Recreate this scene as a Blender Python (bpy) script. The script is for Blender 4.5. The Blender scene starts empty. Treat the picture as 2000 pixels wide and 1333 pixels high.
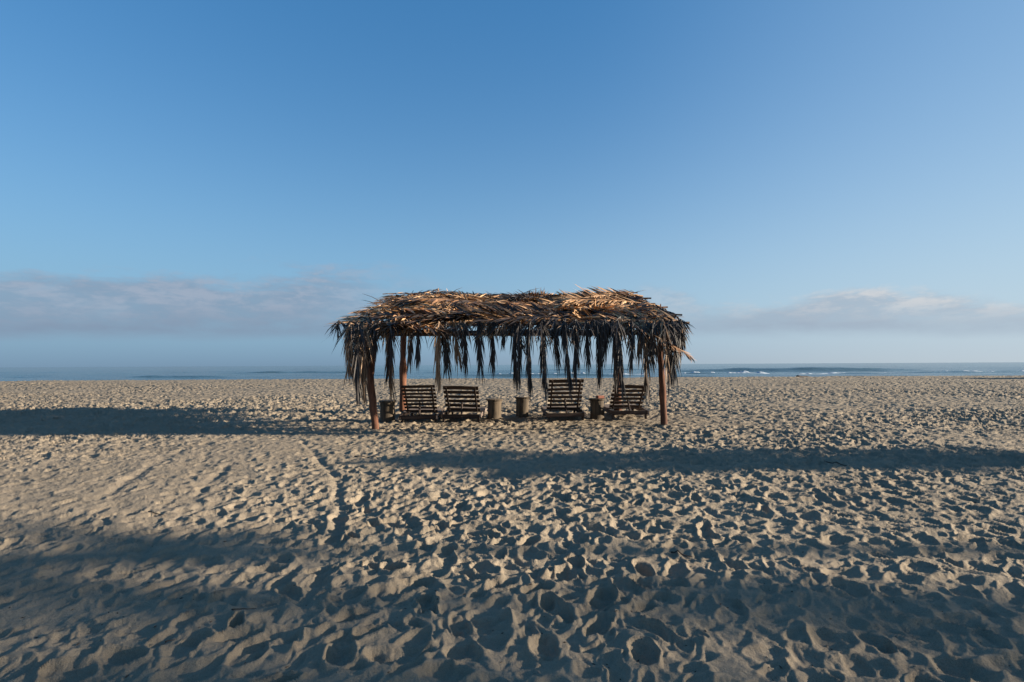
import bpy, math, random
import numpy as np
from mathutils import Vector, Matrix, Euler

scene = bpy.context.scene
COL = scene.collection
R = math.radians

# ------------------------------------------------------------------ camera
CAM_H = 1.6
cam_data = bpy.data.cameras.new('camera')
cam = bpy.data.objects.new('camera', cam_data)
COL.objects.link(cam)
cam_data.sensor_width = 36.0
cam_data.lens = 18.0
cam_data.clip_start = 0.05
cam_data.clip_end = 80000.0
cam.location = (0, 0, CAM_H)
CAM_ROT = Matrix.Rotation(R(90 + 2.66), 3, 'X') @ Matrix.Rotation(R(-0.287), 3, 'Z')
cam.rotation_euler = CAM_ROT.to_euler()
scene.camera = cam

# ------------------------------------------------------------------ light
SUN_EL = R(12.8)
SUN_AZ = R(91.3)            # from +Y towards +X
SUN_DIR = Vector((math.sin(SUN_AZ) * math.cos(SUN_EL), math.cos(SUN_AZ) * math.cos(SUN_EL), math.sin(SUN_EL)))
sun_data = bpy.data.lights.new('sun', 'SUN')
sun_data.energy = 3.35
sun_data.angle = R(0.53)
sun_data.color = (1.0, 0.89, 0.72)
sun = bpy.data.objects.new('sun', sun_data)
COL.objects.link(sun)
sun.rotation_euler = SUN_DIR.to_track_quat('Z', 'Y').to_euler()
sun.location = (30, 0, 20)

vs = scene.view_settings
vs.view_transform = 'Standard'
vs.look = 'None'
vs.exposure = 2.0
vs.gamma = 1.0
vs.use_curve_mapping = False


class NT:
    """tiny helper to wire node trees"""
    def __init__(self, tree):
        self.t = tree
        self.n = tree.nodes
        self.l = tree.links

    def add(self, kind, **kw):
        nd = self.n.new(kind)
        for k, v in kw.items():
            setattr(nd, k, v)
        return nd

    def put(self, sock, v):
        if hasattr(v, 'is_output'):
            self.l.new(v, sock)
        elif v is not None:
            sock.default_value = v

    def math(self, op, a, b=None, c=None, clamp=False):
        nd = self.add('ShaderNodeMath', operation=op, use_clamp=clamp)
        self.put(nd.inputs[0], a)
        self.put(nd.inputs[1], b)
        self.put(nd.inputs[2], c)
        return nd.outputs[0]

    def vmath(self, op, a, b=None):
        nd = self.add('ShaderNodeVectorMath', operation=op)
        self.put(nd.inputs[0], a)
        self.put(nd.inputs[1], b)
        return nd.outputs['Value'] if op == 'DOT_PRODUCT' else nd.outputs['Vector']

    def ramp(self, v, lo, hi, a=0.0, b=1.0):
        nd = self.add('ShaderNodeMapRange', interpolation_type='SMOOTHSTEP')
        self.put(nd.inputs['Value'], v)
        self.put(nd.inputs['From Min'], lo)
        self.put(nd.inputs['From Max'], hi)
        self.put(nd.inputs['To Min'], a)
        self.put(nd.inputs['To Max'], b)
        return nd.outputs['Result']

    def mix(self, f, a, b, mode='MIX'):
        nd = self.add('ShaderNodeMix', data_type='RGBA', blend_type=mode)
        self.put(nd.inputs[0], f)
        self.put(nd.inputs[6], a)
        self.put(nd.inputs[7], b)
        return nd.outputs[2]

    def noise(self, vec, scale, detail=3.0, rough=0.55, dist=0.0):
        nd = self.add('ShaderNodeTexNoise')
        self.put(nd.inputs['Vector'], vec)
        nd.inputs['Scale'].default_value = scale
        nd.inputs['Detail'].default_value = detail
        nd.inputs['Roughness'].default_value = rough
        nd.inputs['Distortion'].default_value = dist
        return nd.outputs['Fac']


def rgb(r, g, b):
    return (r, g, b, 1.0)


# ------------------------------------------------------------------ sky
world = bpy.data.worlds.new('World')
scene.world = world
world.use_nodes = True
W = NT(world.node_tree)
sky = W.add('ShaderNodeTexSky', sky_type='NISHITA', sun_disc=False)
sky.sun_elevation = SUN_EL
sky.sun_rotation = SUN_AZ
sky.air_density = 1.0
sky.dust_density = 0.6
sky.ozone_density = 3.0
bg = W.n['Background']
bg.inputs['Strength'].default_value = 0.056
tc = W.add('ShaderNodeTexCoord')
sep = W.add('ShaderNodeSeparateXYZ')
W.put(sep.inputs[0], tc.outputs['Generated'])
dz = sep.outputs[2]
az_sun = W.vmath('DOT_PRODUCT', tc.outputs['Generated'], Vector((math.sin(SUN_AZ), math.cos(SUN_AZ), 0)))
clear = W.mix(1.0, sky.outputs[0], rgb(0.34, 0.80, 1.06), 'MULTIPLY')
clear = W.mix(0.55, clear, rgb(0.18, 0.88, 2.04))
# sunward veil of thin aerosol
veil = W.math('MULTIPLY', W.ramp(az_sun, 0.05, 0.95), 0.55)
clear = W.mix(veil, clear, rgb(1.32, 2.10, 3.00))
# marine haze lying over the sea, brighter towards the sun
sunward = W.ramp(az_sun, -0.4, 1.0)
up_col = W.mix(sunward, rgb(1.45, 2.42, 3.15), rgb(2.45, 3.15, 3.60))
low_col = W.mix(sunward, rgb(0.86, 1.36, 1.92), rgb(2.45, 2.80, 3.05))
dzp = W.math('MAXIMUM', dz, 0.0)
air = W.mix(W.math('EXPONENT', W.math('MULTIPLY', W.math('POWER', W.math('MULTIPLY', dzp, 3.3), 1.5), -1.0)), clear, up_col)
air = W.mix(W.math('EXPONENT', W.math('MULTIPLY', dzp, -13.0)), air, low_col)
# low cloud bank lying offshore, parallel to the coast
ady = W.math('MAXIMUM', W.math('ABSOLUTE', sep.outputs[1]), 0.25)
el = W.math('DIVIDE', dz, ady)
mp = W.add('ShaderNodeMapping')
W.put(mp.inputs['Vector'], tc.outputs['Generated'])
mp.inputs['Scale'].default_value = (1.0, 1.0, 3.2)
mp.inputs['Location'].default_value = (0.37, 0.2, 0.11)
n_big = W.noise(mp.outputs[0], 2.3, 2.0, 0.5)
n_mid = W.noise(mp.outputs[0], 5.5, 6.0, 0.6, 0.3)
n_fine = W.noise(mp.outputs[0], 17.0, 6.0, 0.62, 0.2)
top = W.mix(sunward, rgb(0.178, 0.178, 0.178), rgb(0.116, 0.116, 0.116))
top = W.math('ADD', top, W.math('MULTIPLY', W.math('SUBTRACT', n_big, 0.5), 0.16))
top = W.math('ADD', top, W.math('MULTIPLY', W.math('SUBTRACT', n_mid, 0.5), 0.10))
top = W.math('ADD', top, W.math('MULTIPLY', W.math('SUBTRACT', n_fine, 0.5), 0.05))
bot = W.math('ADD', 0.060, W.math('MULTIPLY', W.math('SUBTRACT', n_mid, 0.5), 0.035))
under_top = W.ramp(W.math('SUBTRACT', top, el), -0.004, 0.030)
over_bot = W.ramp(W.math('SUBTRACT', el, bot), -0.016, 0.014)
dens = W.math('MULTIPLY', W.math('MULTIPLY', under_top, over_bot), W.ramp(n_mid, 0.25, 0.6, 0.60, 0.95))
dens = W.math('MULTIPLY', dens, W.ramp(n_fine, 0.3, 0.65, 0.75, 1.0))
# the bank is broken off shore, straight ahead
dens = W.math('MULTIPLY', dens, W.ramp(W.math('ABSOLUTE', az_sun), 0.15, 0.42, 0.15, 1.0))
c_shade = W.mix(sunward, rgb(1.02, 1.36, 1.88), rgb(1.80, 2.15, 2.58))
c_light = W.mix(sunward, rgb(1.55, 1.82, 2.30), rgb(3.2, 3.2, 3.2))
c_f = W.math('MULTIPLY', W.ramp(W.math('SUBTRACT', el, bot), 0.01, 0.07), W.ramp(n_fine, 0.38, 0.62, 0.1, 1.0))
c_col = W.mix(c_f, c_shade, c_light)
final = W.mix(W.math('MULTIPLY', dens, 0.94), air, c_col)
W.put(bg.inputs['Color'], final)

# ------------------------------------------------------------------ helpers
rng = np.random.default_rng(7)
rnd = random.Random(11)


def ray(px, py):
    """direction through a photograph pixel"""
    v = CAM_ROT @ Vector(((px - 1000.0) / 1000.0, (666.5 - py) / 1000.0, -1.0))
    return v


def at(px, py, Y):
    v = ray(px, py)
    v = v * (Y / v.y)
    return Vector((v.x, v.y, v.z + CAM_H))


def on_ground(px, py):
    v = ray(px, py)
    k = -CAM_H / v.z
    return v.x * k, v.y * k


def tag(o, label=None, cat=None, group=None, kind=None):
    if label:
        o['label'] = label
    if cat:
        o['category'] = cat
    if group:
        o['group'] = group
    if kind:
        o['kind'] = kind
    return o


def link(o, parent=None):
    COL.objects.link(o)
    if parent is not None:
        o.parent = parent
    return o


def empty(name, loc, rz=0.0):
    o = bpy.data.objects.new(name, None)
    o.empty_display_size = 0.3
    o.location = loc
    o.rotation_euler = (0, 0, rz)
    return link(o)


def mesh_np(name, V, F, smooth=True):
    """V (n,3), F (m,k) arrays -> mesh (all faces k-gons)"""
    V = np.asarray(V, dtype=np.float32)
    F = np.asarray(F, dtype=np.int32)
    me = bpy.data.meshes.new(name)
    me.vertices.add(len(V))
    me.vertices.foreach_set('co', V.ravel())
    k = F.shape[1]
    me.loops.add(F.size)
    me.loops.foreach_set('vertex_index', F.ravel())
    me.polygons.add(len(F))
    me.polygons.foreach_set('loop_start', np.arange(0, F.size, k, dtype=np.int32))
    me.polygons.foreach_set('loop_total', np.full(len(F), k, dtype=np.int32))
    if smooth:
        me.polygons.foreach_set('use_smooth', np.ones(len(F), dtype=bool))
    me.update()
    me.validate()
    return me


def mesh_py(name, V, F, smooth=False):
    me = bpy.data.meshes.new(name)
    me.from_pydata([tuple(v) for v in V], [], [tuple(f) for f in F])
    if smooth:
        for p in me.polygons:
            p.use_smooth = True
    me.update()
    return me


def obj(name, me, mat, parent=None):
    if mat is not None and not me.materials:
        me.materials.append(mat)
    return link(bpy.data.objects.new(name, me), parent)


def hash2(ix, iy, seed):
    ix = ix.astype(np.int64) & 0xFFFFFFFF
    iy = iy.astype(np.int64) & 0xFFFFFFFF
    h = (ix * 374761393 + iy * 668265263 + seed * 2147483647 + 1013904223) & 0xFFFFFFFF
    h = ((h ^ (h >> 13)) * 1274126177) & 0xFFFFFFFF
    h = ((h ^ (h >> 16)) * 2246822519) & 0xFFFFFFFF
    h = h ^ (h >> 15)
    return (h & 0xFFFFFF).astype(np.float64) / float(0x1000000)


def vnoise(x, y, seed):
    ix = np.floor(x)
    iy = np.floor(y)
    fx = x - ix
    fy = y - iy
    fx = fx * fx * fx * (fx * (fx * 6 - 15) + 10)
    fy = fy * fy * fy * (fy * (fy * 6 - 15) + 10)
    a = hash2(ix, iy, seed)
    b = hash2(ix + 1, iy, seed)
    c = hash2(ix, iy + 1, seed)
    d = hash2(ix + 1, iy + 1, seed)
    return (a * (1 - fx) + b * fx) * (1 - fy) + (c * (1 - fx) + d * fx) * fy - 0.5


def fbm(x, y, seed, octaves=3):
    s = np.zeros_like(x)
    amp = 1.0
    for k in range(octaves):
        s += amp * vnoise(x, y, seed + k * 17)
        x = x * 2.03 + 3.1
        y = y * 2.03 - 1.7
        amp *= 0.5
    return s


def sstep(v, a, b):
    t = np.clip((v - a) / (b - a), 0, 1)
    return t * t * (3 - 2 * t)


def pits(x, y, cell, seed, depth, lean=0.35):
    """trodden pits: lower envelope of random elliptic bowls with pushed-up rims"""
    gx = np.floor(x / cell)
    gy = np.floor(y / cell)
    h = np.zeros_like(x)
    rim = np.zeros_like(x)
    for i in (-1, 0, 1):
        for j in (-1, 0, 1):
            cx = gx + i
            cy = gy + j
            px_ = (cx + 0.5 + 0.9 * (hash2(cx, cy, seed) - 0.5)) * cell
            py_ = (cy + 0.5 + 0.9 * (hash2(cx, cy, seed + 1) - 0.5)) * cell
            th = (hash2(cx, cy, seed + 2) - 0.5) * 2.6 + 1.2
            a = cell * (0.52 + 0.34 * hash2(cx, cy, seed + 3))
            b = a * (0.40 + 0.36 * hash2(cx, cy, seed + 4))
            d = depth * (0.15 + 0.85 * hash2(cx, cy, seed + 5))
            dx = x - px_
            dy = y - py_
            ct = np.cos(th)
            st = np.sin(th)
            u = (dx * ct + dy * st) / a
            v = (-dx * st + dy * ct) / b
            q = np.sqrt(u * u + v * v)
            bowl = d * (np.minimum(q, 1.0) ** 3.0 - 1.0)
            h = np.minimum(h, bowl)
            rim = np.maximum(rim, d * 0.45 * np.exp(-((q - 1.06) / 0.19) ** 2))
    return h + rim


def polyline_dist(x, y, pts):
    best = np.full(x.shape, 1e9)
    for (ax, ay), (bx, by) in zip(pts[:-1], pts[1:]):
        vx, vy = bx - ax, by - ay
        L2 = vx * vx + vy * vy
        t = np.clip(((x - ax) * vx + (y - ay) * vy) / L2, 0, 1)
        ddx = x - (ax + t * vx)
        ddy = y - (ay + t * vy)
        s = np.sign(ddx * vy - ddy * vx)
        d = np.sqrt(ddx * ddx + ddy * ddy)
        best = np.where(d < np.abs(best), d * np.where(s == 0, 1, s), best)
    return best


DRAG = [on_ground(*p) for p in ((590, 858), (606, 874), (622, 893), (640, 912), (658, 932), (663, 955), (667, 985),
                                (661, 1020), (650, 1062), (632, 1098), (618, 1140), (590, 1190), (548, 1240), (500, 1315))]
TRACK_A = [on_ground(*p) for p in ((450, 905), (405, 945), (362, 992), (310, 1040), (230, 1130))]
TRACK_B = [on_ground(*p) for p in ((350, 880), (260, 930), (180, 985), (60, 1050))]
SEA_Z = -1.6


def base_height(x, y):
    h = 0.10 * vnoise(x / 7.0, y / 7.0, 3) + 0.05 * vnoise(x / 2.6, y / 2.6, 5)
    # gentle rise of the sand left of the shelter
    for (mx, my) in ((-3.52, 13.1), (3.88, 13.1), (-3.75, 17.6), (3.62, 17.6)):   # sand heaped round the posts
        h += 0.035 * np.exp(-((x - mx) ** 2 + (y - my) ** 2) / 0.10)
    h += 0.20 * np.exp(-(((x + 15) / 8.0) ** 2 + ((y - 21.0) / 4.5) ** 2))
    # crest of the beach, then the fall to the water
    edge = 62.0 + 3.5 * vnoise(x / 22.0, y * 0, 9) + 1.6 * vnoise(x / 6.0, y * 0 + 4, 10)
    fall = np.clip(y - edge, 0, None)
    h = h * (1 - sstep(y, 40, 60) * 0.4) - 0.13 * fall - 0.004 * np.minimum(fall, 12) ** 2
    return np.maximum(h, -9.0)


def height(x, y):
    x = np.asarray(x, dtype=np.float64)
    y = np.asarray(y, dtype=np.float64)
    base = base_height(x, y)
    wx = x + 0.07 * fbm(x * 3.3, y * 3.3, 31, 2) + 0.035 * fbm(x * 9.0, y * 9.0, 33, 2)
    wy = y + 0.07 * fbm(x * 3.3 + 40, y * 3.3, 37, 2) + 0.035 * fbm(x * 9.0 + 7, y * 9.0, 39, 2)
    tread = 0.90 + 0.85 * fbm(x / 5.0, y / 5.0, 41, 2)
    left = sstep(-x, 1.0, 7.0) * sstep(y, 4.5, 6.5) * (1 - sstep(y, 10.5, 13.0))
    tread = np.clip(tread * (1 - 0.25 * left), 0.38, 1.30)
    p1 = pits(wx, wy, 0.225, 100, 0.052)
    p2 = pits(wx * 1.0 + 5.3, wy * 1.0 + 2.2, 0.15, 200, 0.024)
    p3 = pits(wx + 9.1, wy - 4.4, 0.47, 300, 0.055)
    lump = (0.82 + 0.43 * sstep(y, 6, 24)) * tread * (p1 + 1.0 * p2 + (0.38 + 0.85 * sstep(y, 6, 20)) * p3)
    lump += 0.022 * fbm(x * 2.2, y * 2.2, 51, 3) + 0.009 * fbm(x * 12, y * 12, 57, 3) * (1 - 0.6 * sstep(y, 8, 20))
    wet = 1 - 0.75 * sstep(y, 60, 68)
    lump *= wet
    # dragged groove and two faint tracks
    d = polyline_dist(x, y, DRAG)
    d = d + 0.035 * vnoise(x * 5, y * 5, 61) + 0.02 * vnoise(x * 13, y * 13, 62)
    fade = sstep(y, 1.8, 3.2) * (0.75 + 0.5 * vnoise(x * 1.5, y * 1.5, 64))
    g = np.exp(-(d / 0.050) ** 2) * fade
    lump = lump * (1 - 0.75 * g) - 0.034 * g + fade * (0.008 * np.exp(-((d - 0.12) / 0.05) ** 2) + 0.012 * np.exp(-((d + 0.12) / 0.05) ** 2))
    for tr, k in ((TRACK_A, 0.7), (TRACK_B, 0.5)):
        d = polyline_dist(x, y, tr) + 0.07 * vnoise(x * 4, y * 4, 63)
        g = np.exp(-(d / 0.07) ** 2) * k * np.clip(0.6 + 1.2 * vnoise(x * 1.3, y * 1.3, 65), 0, 1)
        lump = lump * (1 - 0.6 * g) - 0.045 * g + 0.5 * g * 0.0
    return base + lump


def hz(x, y):
    return float(height(np.array([x]), np.array([y]))[0])


# ------------------------------------------------------------------ materials
def new_mat(name):
    m = bpy.data.materials.new(name)
    m.use_nodes = True
    t = NT(m.node_tree)
    return m, t, t.n['Principled BSDF']


def sand_material():
    m, t, b = new_mat('sand')
    geo = t.add('ShaderNodeNewGeometry')
    P = geo.outputs['Position']
    n1 = t.noise(P, 0.55, 4.0, 0.6)
    n2 = t.noise(P, 7.0, 4.0, 0.6)
    n3 = t.noise(P, 260.0, 2.0, 0.7)
    c = t.mix(t.ramp(n1, 0.3, 0.7), rgb(0.235, 0.186, 0.133), rgb(0.270, 0.214, 0.154))
    c = t.mix(t.math('MULTIPLY', t.ramp(n2, 0.45, 0.8), 0.35), c, rgb(0.21, 0.152, 0.098))
    grain = t.ramp(n3, 0.28, 0.72, 0.80, 1.18)
    cc = t.add('ShaderNodeVectorMath', operation='SCALE')
    t.put(cc.inputs[0], c)
    t.put(cc.inputs['Scale'], grain)
    # darker flecks of shell and dry weed
    vo = t.add('ShaderNodeTexVoronoi')
    t.put(vo.inputs['Vector'], P)
    vo.inputs['Scale'].default_value = 26.0
    fleck = t.math('MULTIPLY', t.math('LESS_THAN', vo.outputs['Distance'], 0.08),
                   t.math('GREATER_THAN', t.noise(P, 31.0, 1.0), 0.60))
    col = t.mix(fleck, cc.outputs[0], rgb(0.07, 0.05, 0.035))
    t.put(b.inputs['Base Color'], col)
    b.inputs['Roughness'].default_value = 0.95
    b.inputs['Specular IOR Level'].default_value = 0.12
    bump = t.add('ShaderNodeBump')
    bump.inputs['Strength'].default_value = 0.85
    bump.inputs['Distance'].default_value = 0.016
    hgt = t.math('ADD', t.math('MULTIPLY', t.noise(P, 45.0, 4.0, 0.65), 0.9), t.math('MULTIPLY', n3, 0.22))
    t.put(bump.inputs['Height'], hgt)
    t.put(b.inputs['Normal'], bump.outputs[0])
    return m


def sea_material():
    m, t, b = new_mat('sea_water')
    geo = t.add('ShaderNodeNewGeometry')
    P = geo.outputs['Position']
    mp_ = t.add('ShaderNodeMapping')
    t.put(mp_.inputs['Vector'], P)
    mp_.inputs['Scale'].default_value = (0.35, 1.0, 1.0)
    n = t.noise(mp_.outputs[0], 0.05, 3.0)
    t.put(b.inputs['Base Color'], t.mix(t.ramp(n, 0.35, 0.65), rgb(0.042, 0.082, 0.105), rgb(0.062, 0.104, 0.118)))
    b.inputs['Roughness'].default_value = 0.16
    b.inputs['IOR'].default_value = 1.333
    b.inputs['Specular IOR Level'].default_value = 0.22
    bump = t.add('ShaderNodeBump')
    sxyz = t.add('ShaderNodeSeparateXYZ')
    t.put(sxyz.inputs[0], P)
    t.put(bump.inputs['Strength'], t.math('DIVIDE', 0.62, t.math('MULTIPLY_ADD', sxyz.outputs[1], 0.0010, 1.0)))
    bump.inputs['Distance'].default_value = 1.0
    hgt = t.math('ADD', t.math('MULTIPLY', t.noise(mp_.outputs[0], 0.35, 3.0, 0.6), 0.75),
                 t.math('MULTIPLY', t.noise(mp_.outputs[0], 1.7, 3.0, 0.6), 0.22))
    t.put(bump.inputs['Height'], hgt)
    t.put(b.inputs['Normal'], bump.outputs[0])
    return m


def foam_material():
    m, t, b = new_mat('sea_foam')
    geo = t.add('ShaderNodeNewGeometry')
    n = t.noise(geo.outputs['Position'], 1.5, 3.0)
    t.put(b.inputs['Base Color'], t.mix(t.ramp(n, 0.3, 0.7), rgb(0.32, 0.36, 0.40), rgb(0.50, 0.54, 0.57)))
    b.inputs['Roughness'].default_value = 0.85
    return m


def leaf_material(name, pale, mid, dark, w_dark):
    """dry palm leaf; every frond has its own weathering"""
    m, t, b = new_mat(name)
    oi = t.add('ShaderNodeObjectInfo')
    geo = t.add('ShaderNodeNewGeometry')
    n = t.noise(geo.outputs['Position'], 1.15, 3.0, 0.6)
    n2 = t.noise(geo.outputs['Position'], 22.0, 2.0, 0.6)
    isl = geo.outputs['Random Per Island']
    k = t.math('ADD', t.math('MULTIPLY', oi.outputs['Random'], 0.60), t.math('MULTIPLY', isl, 0.18))
    k = t.math('ADD', k, t.math('MULTIPLY', n, 0.75))
    f = t.ramp(k, w_dark, w_dark + 0.16)
    c = t.mix(f, dark, mid)
    c = t.mix(t.ramp(k, w_dark + 0.08, w_dark + 0.30), c, pale)
    c = t.mix(t.math('MULTIPLY', t.ramp(n2, 0.45, 0.75), 0.45), c, dark)
    t.put(b.inputs['Base Color'], c)
    b.inputs['Roughness'].default_value = 0.62
    b.inputs['Specular IOR Level'].default_value = 0.3
    return m


def wood_material(name, c1, c2, grain_axis=2, scale=1.0, rough=0.85):
    m, t, b = new_mat(name)
    tcn = t.add('ShaderNodeTexCoord')
    mp_ = t.add('ShaderNodeMapping')
    t.put(mp_.inputs['Vector'], tcn.outputs['Object'])
    s = [22.0 * scale] * 3
    s[grain_axis] = 1.6 * scale
    mp_.inputs['Scale'].default_value = s
    n = t.noise(mp_.outputs[0], 1.0, 5.0, 0.6, 0.4)
    n2 = t.noise(tcn.outputs['Object'], 3.1, 3.0)
    oi = t.add('ShaderNodeObjectInfo')
    c = t.mix(t.ramp(n, 0.3, 0.7), c1, c2)
    c = t.mix(t.math('MULTIPLY', t.ramp(n2, 0.5, 0.8), 0.4), c, c1)
    sc = t.add('ShaderNodeVectorMath', operation='SCALE')
    t.put(sc.inputs[0], c)
    t.put(sc.inputs['Scale'], t.math('MULTIPLY_ADD', oi.outputs['Random'], 0.5, 0.75))
    t.put(b.inputs['Base Color'], sc.outputs[0])
    b.inputs['Roughness'].default_value = rough
    b.inputs['Specular IOR Level'].default_value = 0.25
    bump = t.add('ShaderNodeBump')
    bump.inputs['Strength'].default_value = 0.6
    bump.inputs['Distance'].default_value = 0.01
    t.put(bump.inputs['Height'], n)
    t.put(b.inputs['Normal'], bump.outputs[0])
    return m


M_SAND = sand_material()
M_SEA = sea_material()
M_FOAM = foam_material()
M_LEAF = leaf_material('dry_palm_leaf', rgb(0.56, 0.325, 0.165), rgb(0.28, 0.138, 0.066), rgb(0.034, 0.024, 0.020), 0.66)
M_HANG = leaf_material('dark_palm_leaf', rgb(0.30, 0.18, 0.10), rgb(0.10, 0.065, 0.044), rgb(0.036, 0.029, 0.026), 0.80)  # darker tones for the hanging fronds
M_POST = wood_material('post_wood', rgb(0.070, 0.032, 0.021), rgb(0.185, 0.078, 0.042), 2)
M_BEAM = wood_material('beam_wood', rgb(0.055, 0.038, 0.030), rgb(0.12, 0.080, 0.055), 0)
M_CHAIR = wood_material('lounger_wood', rgb(0.030, 0.021, 0.017), rgb(0.080, 0.053, 0.041), 0)
M_CHAIR_LIT = wood_material('lounger_lit_wood', rgb(0.13, 0.095, 0.078), rgb(0.26, 0.20, 0.165), 0)  # paler copy of the lounger wood, sunlight put into its colour
M_STUMP = wood_material('stump_wood', rgb(0.040, 0.031, 0.023), rgb(0.135, 0.098, 0.064), 2, 0.7)
M_RED = wood_material('red_block', rgb(0.30, 0.11, 0.075), rgb(0.42, 0.18, 0.12), 2)
M_TWIG = wood_material('twig_wood', rgb(0.03, 0.022, 0.017), rgb(0.09, 0.06, 0.045), 0)

# ------------------------------------------------------------------ beach
U = 1.38
ncol = 1300
ys = [1.15]
while ys[-1] < 88.0:
    ys.append(ys[-1] + max(0.013, 0.0050 * ys[-1]))
ys = np.array(ys)
nrow = len(ys)
us = np.linspace(-U, U, ncol)
half = np.maximum(ys, 2.6) * U        # a little extra width near the feet
GX = (us / U)[None, :] * half[:, None]
GY = np.repeat(ys[:, None], ncol, 1)
GZ = np.empty_like(GX)
for i0 in range(0, nrow, 120):
    GZ[i0:i0 + 120] = height(GX[i0:i0 + 120], GY[i0:i0 + 120])
# the fine sheet dips under at its rim so that it runs into the coarse one
V = np.stack([GX, GY, GZ], -1).reshape(-1, 3)
idx = np.arange(nrow * ncol).reshape(nrow, ncol)
F = np.stack([idx[:-1, :-1], idx[:-1, 1:], idx[1:, 1:], idx[1:, :-1]], -1).reshape(-1, 4)
# coarse surrounding sheet (behind the camera, far to both sides)
cx_ = np.concatenate([np.linspace(-400, -60, 18)[:-1], np.linspace(-60, 60, 61), np.linspace(60, 400, 18)[1:]])
cy_ = np.concatenate([np.linspace(-300, -20, 15)[:-1], np.linspace(-20, 100, 61)])
CX, CY = np.meshgrid(cx_, cy_)
inside = (CY > 0.6) & (np.abs(CX) < np.maximum(CY, 2.6) * U + 2.5)
CZ = base_height(CX, CY) + np.where(inside, -0.45, -0.03)
V2 = np.stack([CX, CY, CZ], -1).reshape(-1, 3)
id2 = np.arange(CX.size).reshape(CX.shape) + len(V)
F2 = np.stack([id2[:-1, :-1], id2[:-1, 1:], id2[1:, 1:], id2[1:, :-1]], -1).reshape(-1, 4)
beach = obj('beach_sand', mesh_np('beach_sand', np.vstack([V, V2]), np.vstack([F, F2])), M_SAND)
tag(beach, 'trodden tan beach sand full of footprints under the shelter', kind='structure')

# ------------------------------------------------------------------ sea
sy = [62.0]
while sy[-1] < 320:
    sy.append(sy[-1] + 0.8)
while sy[-1] < 45000:
    sy.append(sy[-1] * 1.022)
sy = np.array(sy)
su = np.linspace(-1.7, 1.7, 340)
SX = np.sinh(su * 1.0) / np.sinh(1.7) * 1.7
SX = SX[None, :] * sy[:, None]
SY = np.repeat(sy[:, None], len(su), 1)


def px_span(x0, x1, ypx):
    """seat of a wave in the sea plane from its place in the photograph"""
    xm = (x0 + x1) / 2
    v = ray(xm, ypx)
    k = -(CAM_H - SEA_Z) / v.z
    Y = v.y * k
    return (x0 - 1000) / 1000.0 * Y, (x1 - 1000) / 1000.0 * Y, Y


WAVES = [  # x0, x1, y in the photograph, height, length
    (480, 700, 729, 1.0, 5.0), (255, 430, 739.5, 0.55, 3.5), (1330, 1760, 726.0, 1.5, 8.0),
    (740, 1010, 728, 0.45, 5.0), (900, 1190, 736, 0.6, 3.0), (1290, 1500, 733, 0.7, 3.2),
    (1580, 2100, 730.5, 0.8, 4.0), (-200, 160, 731, 0.35, 5.0), (60, 380, 724, 0.4, 7.0), (1000, 1330, 724, 0.5, 6.0)]


def sea_h(x, y):
    damp = 1 / (1 + (y / 900.0) ** 2)
    xx = x + 12 * vnoise(x / 60, y / 60, 71)
    h = 0.26 * np.sin((y + 6 * vnoise(xx / 45, y / 80, 73)) / 5.2) * (0.3 + 1.1 * (vnoise(x / 70, y / 30, 75) + 0.5))
    h += 0.30 * fbm(x / 14.0, y / 5.0, 77, 3)
    h *= damp
    for (x0, x1, py, a, w) in WAVES:
        X0, X1, Y = px_span(x0, x1, py)
        m = 0.5 * (X0 + X1)
        s = 0.5 * (X1 - X0)
        cy = Y + 2.0 * vnoise(x / 18, x * 0 + Y, 79) + 0.0009 * (x - m) ** 2 * 0.2
        env = np.exp(-(np.abs(x - m) / s) ** 4)
        d = (y - cy)
        prof = np.where(d < 0, np.exp(-(d / (w * 0.45)) ** 2), np.exp(-(d / (w * 1.2)) ** 2))
        h = h + a * env * prof * (0.8 + 0.5 * vnoise(x / 9, y * 0 + Y, 81))
    return SEA_Z + h


SZ = np.where(SY > 6000, SEA_Z, sea_h(SX, SY))
Vs = np.stack([SX, SY, SZ], -1).reshape(-1, 3)
ids = np.arange(SX.size).reshape(SX.shape)
Fs = np.stack([ids[:-1, :-1], ids[:-1, 1:], ids[1:, 1:], ids[1:, :-1]], -1).reshape(-1, 4)
sea = obj('sea', mesh_np('sea', Vs, Fs), M_SEA)
tag(sea, 'calm blue sea reaching the horizon behind the beach', kind='structure')

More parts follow.
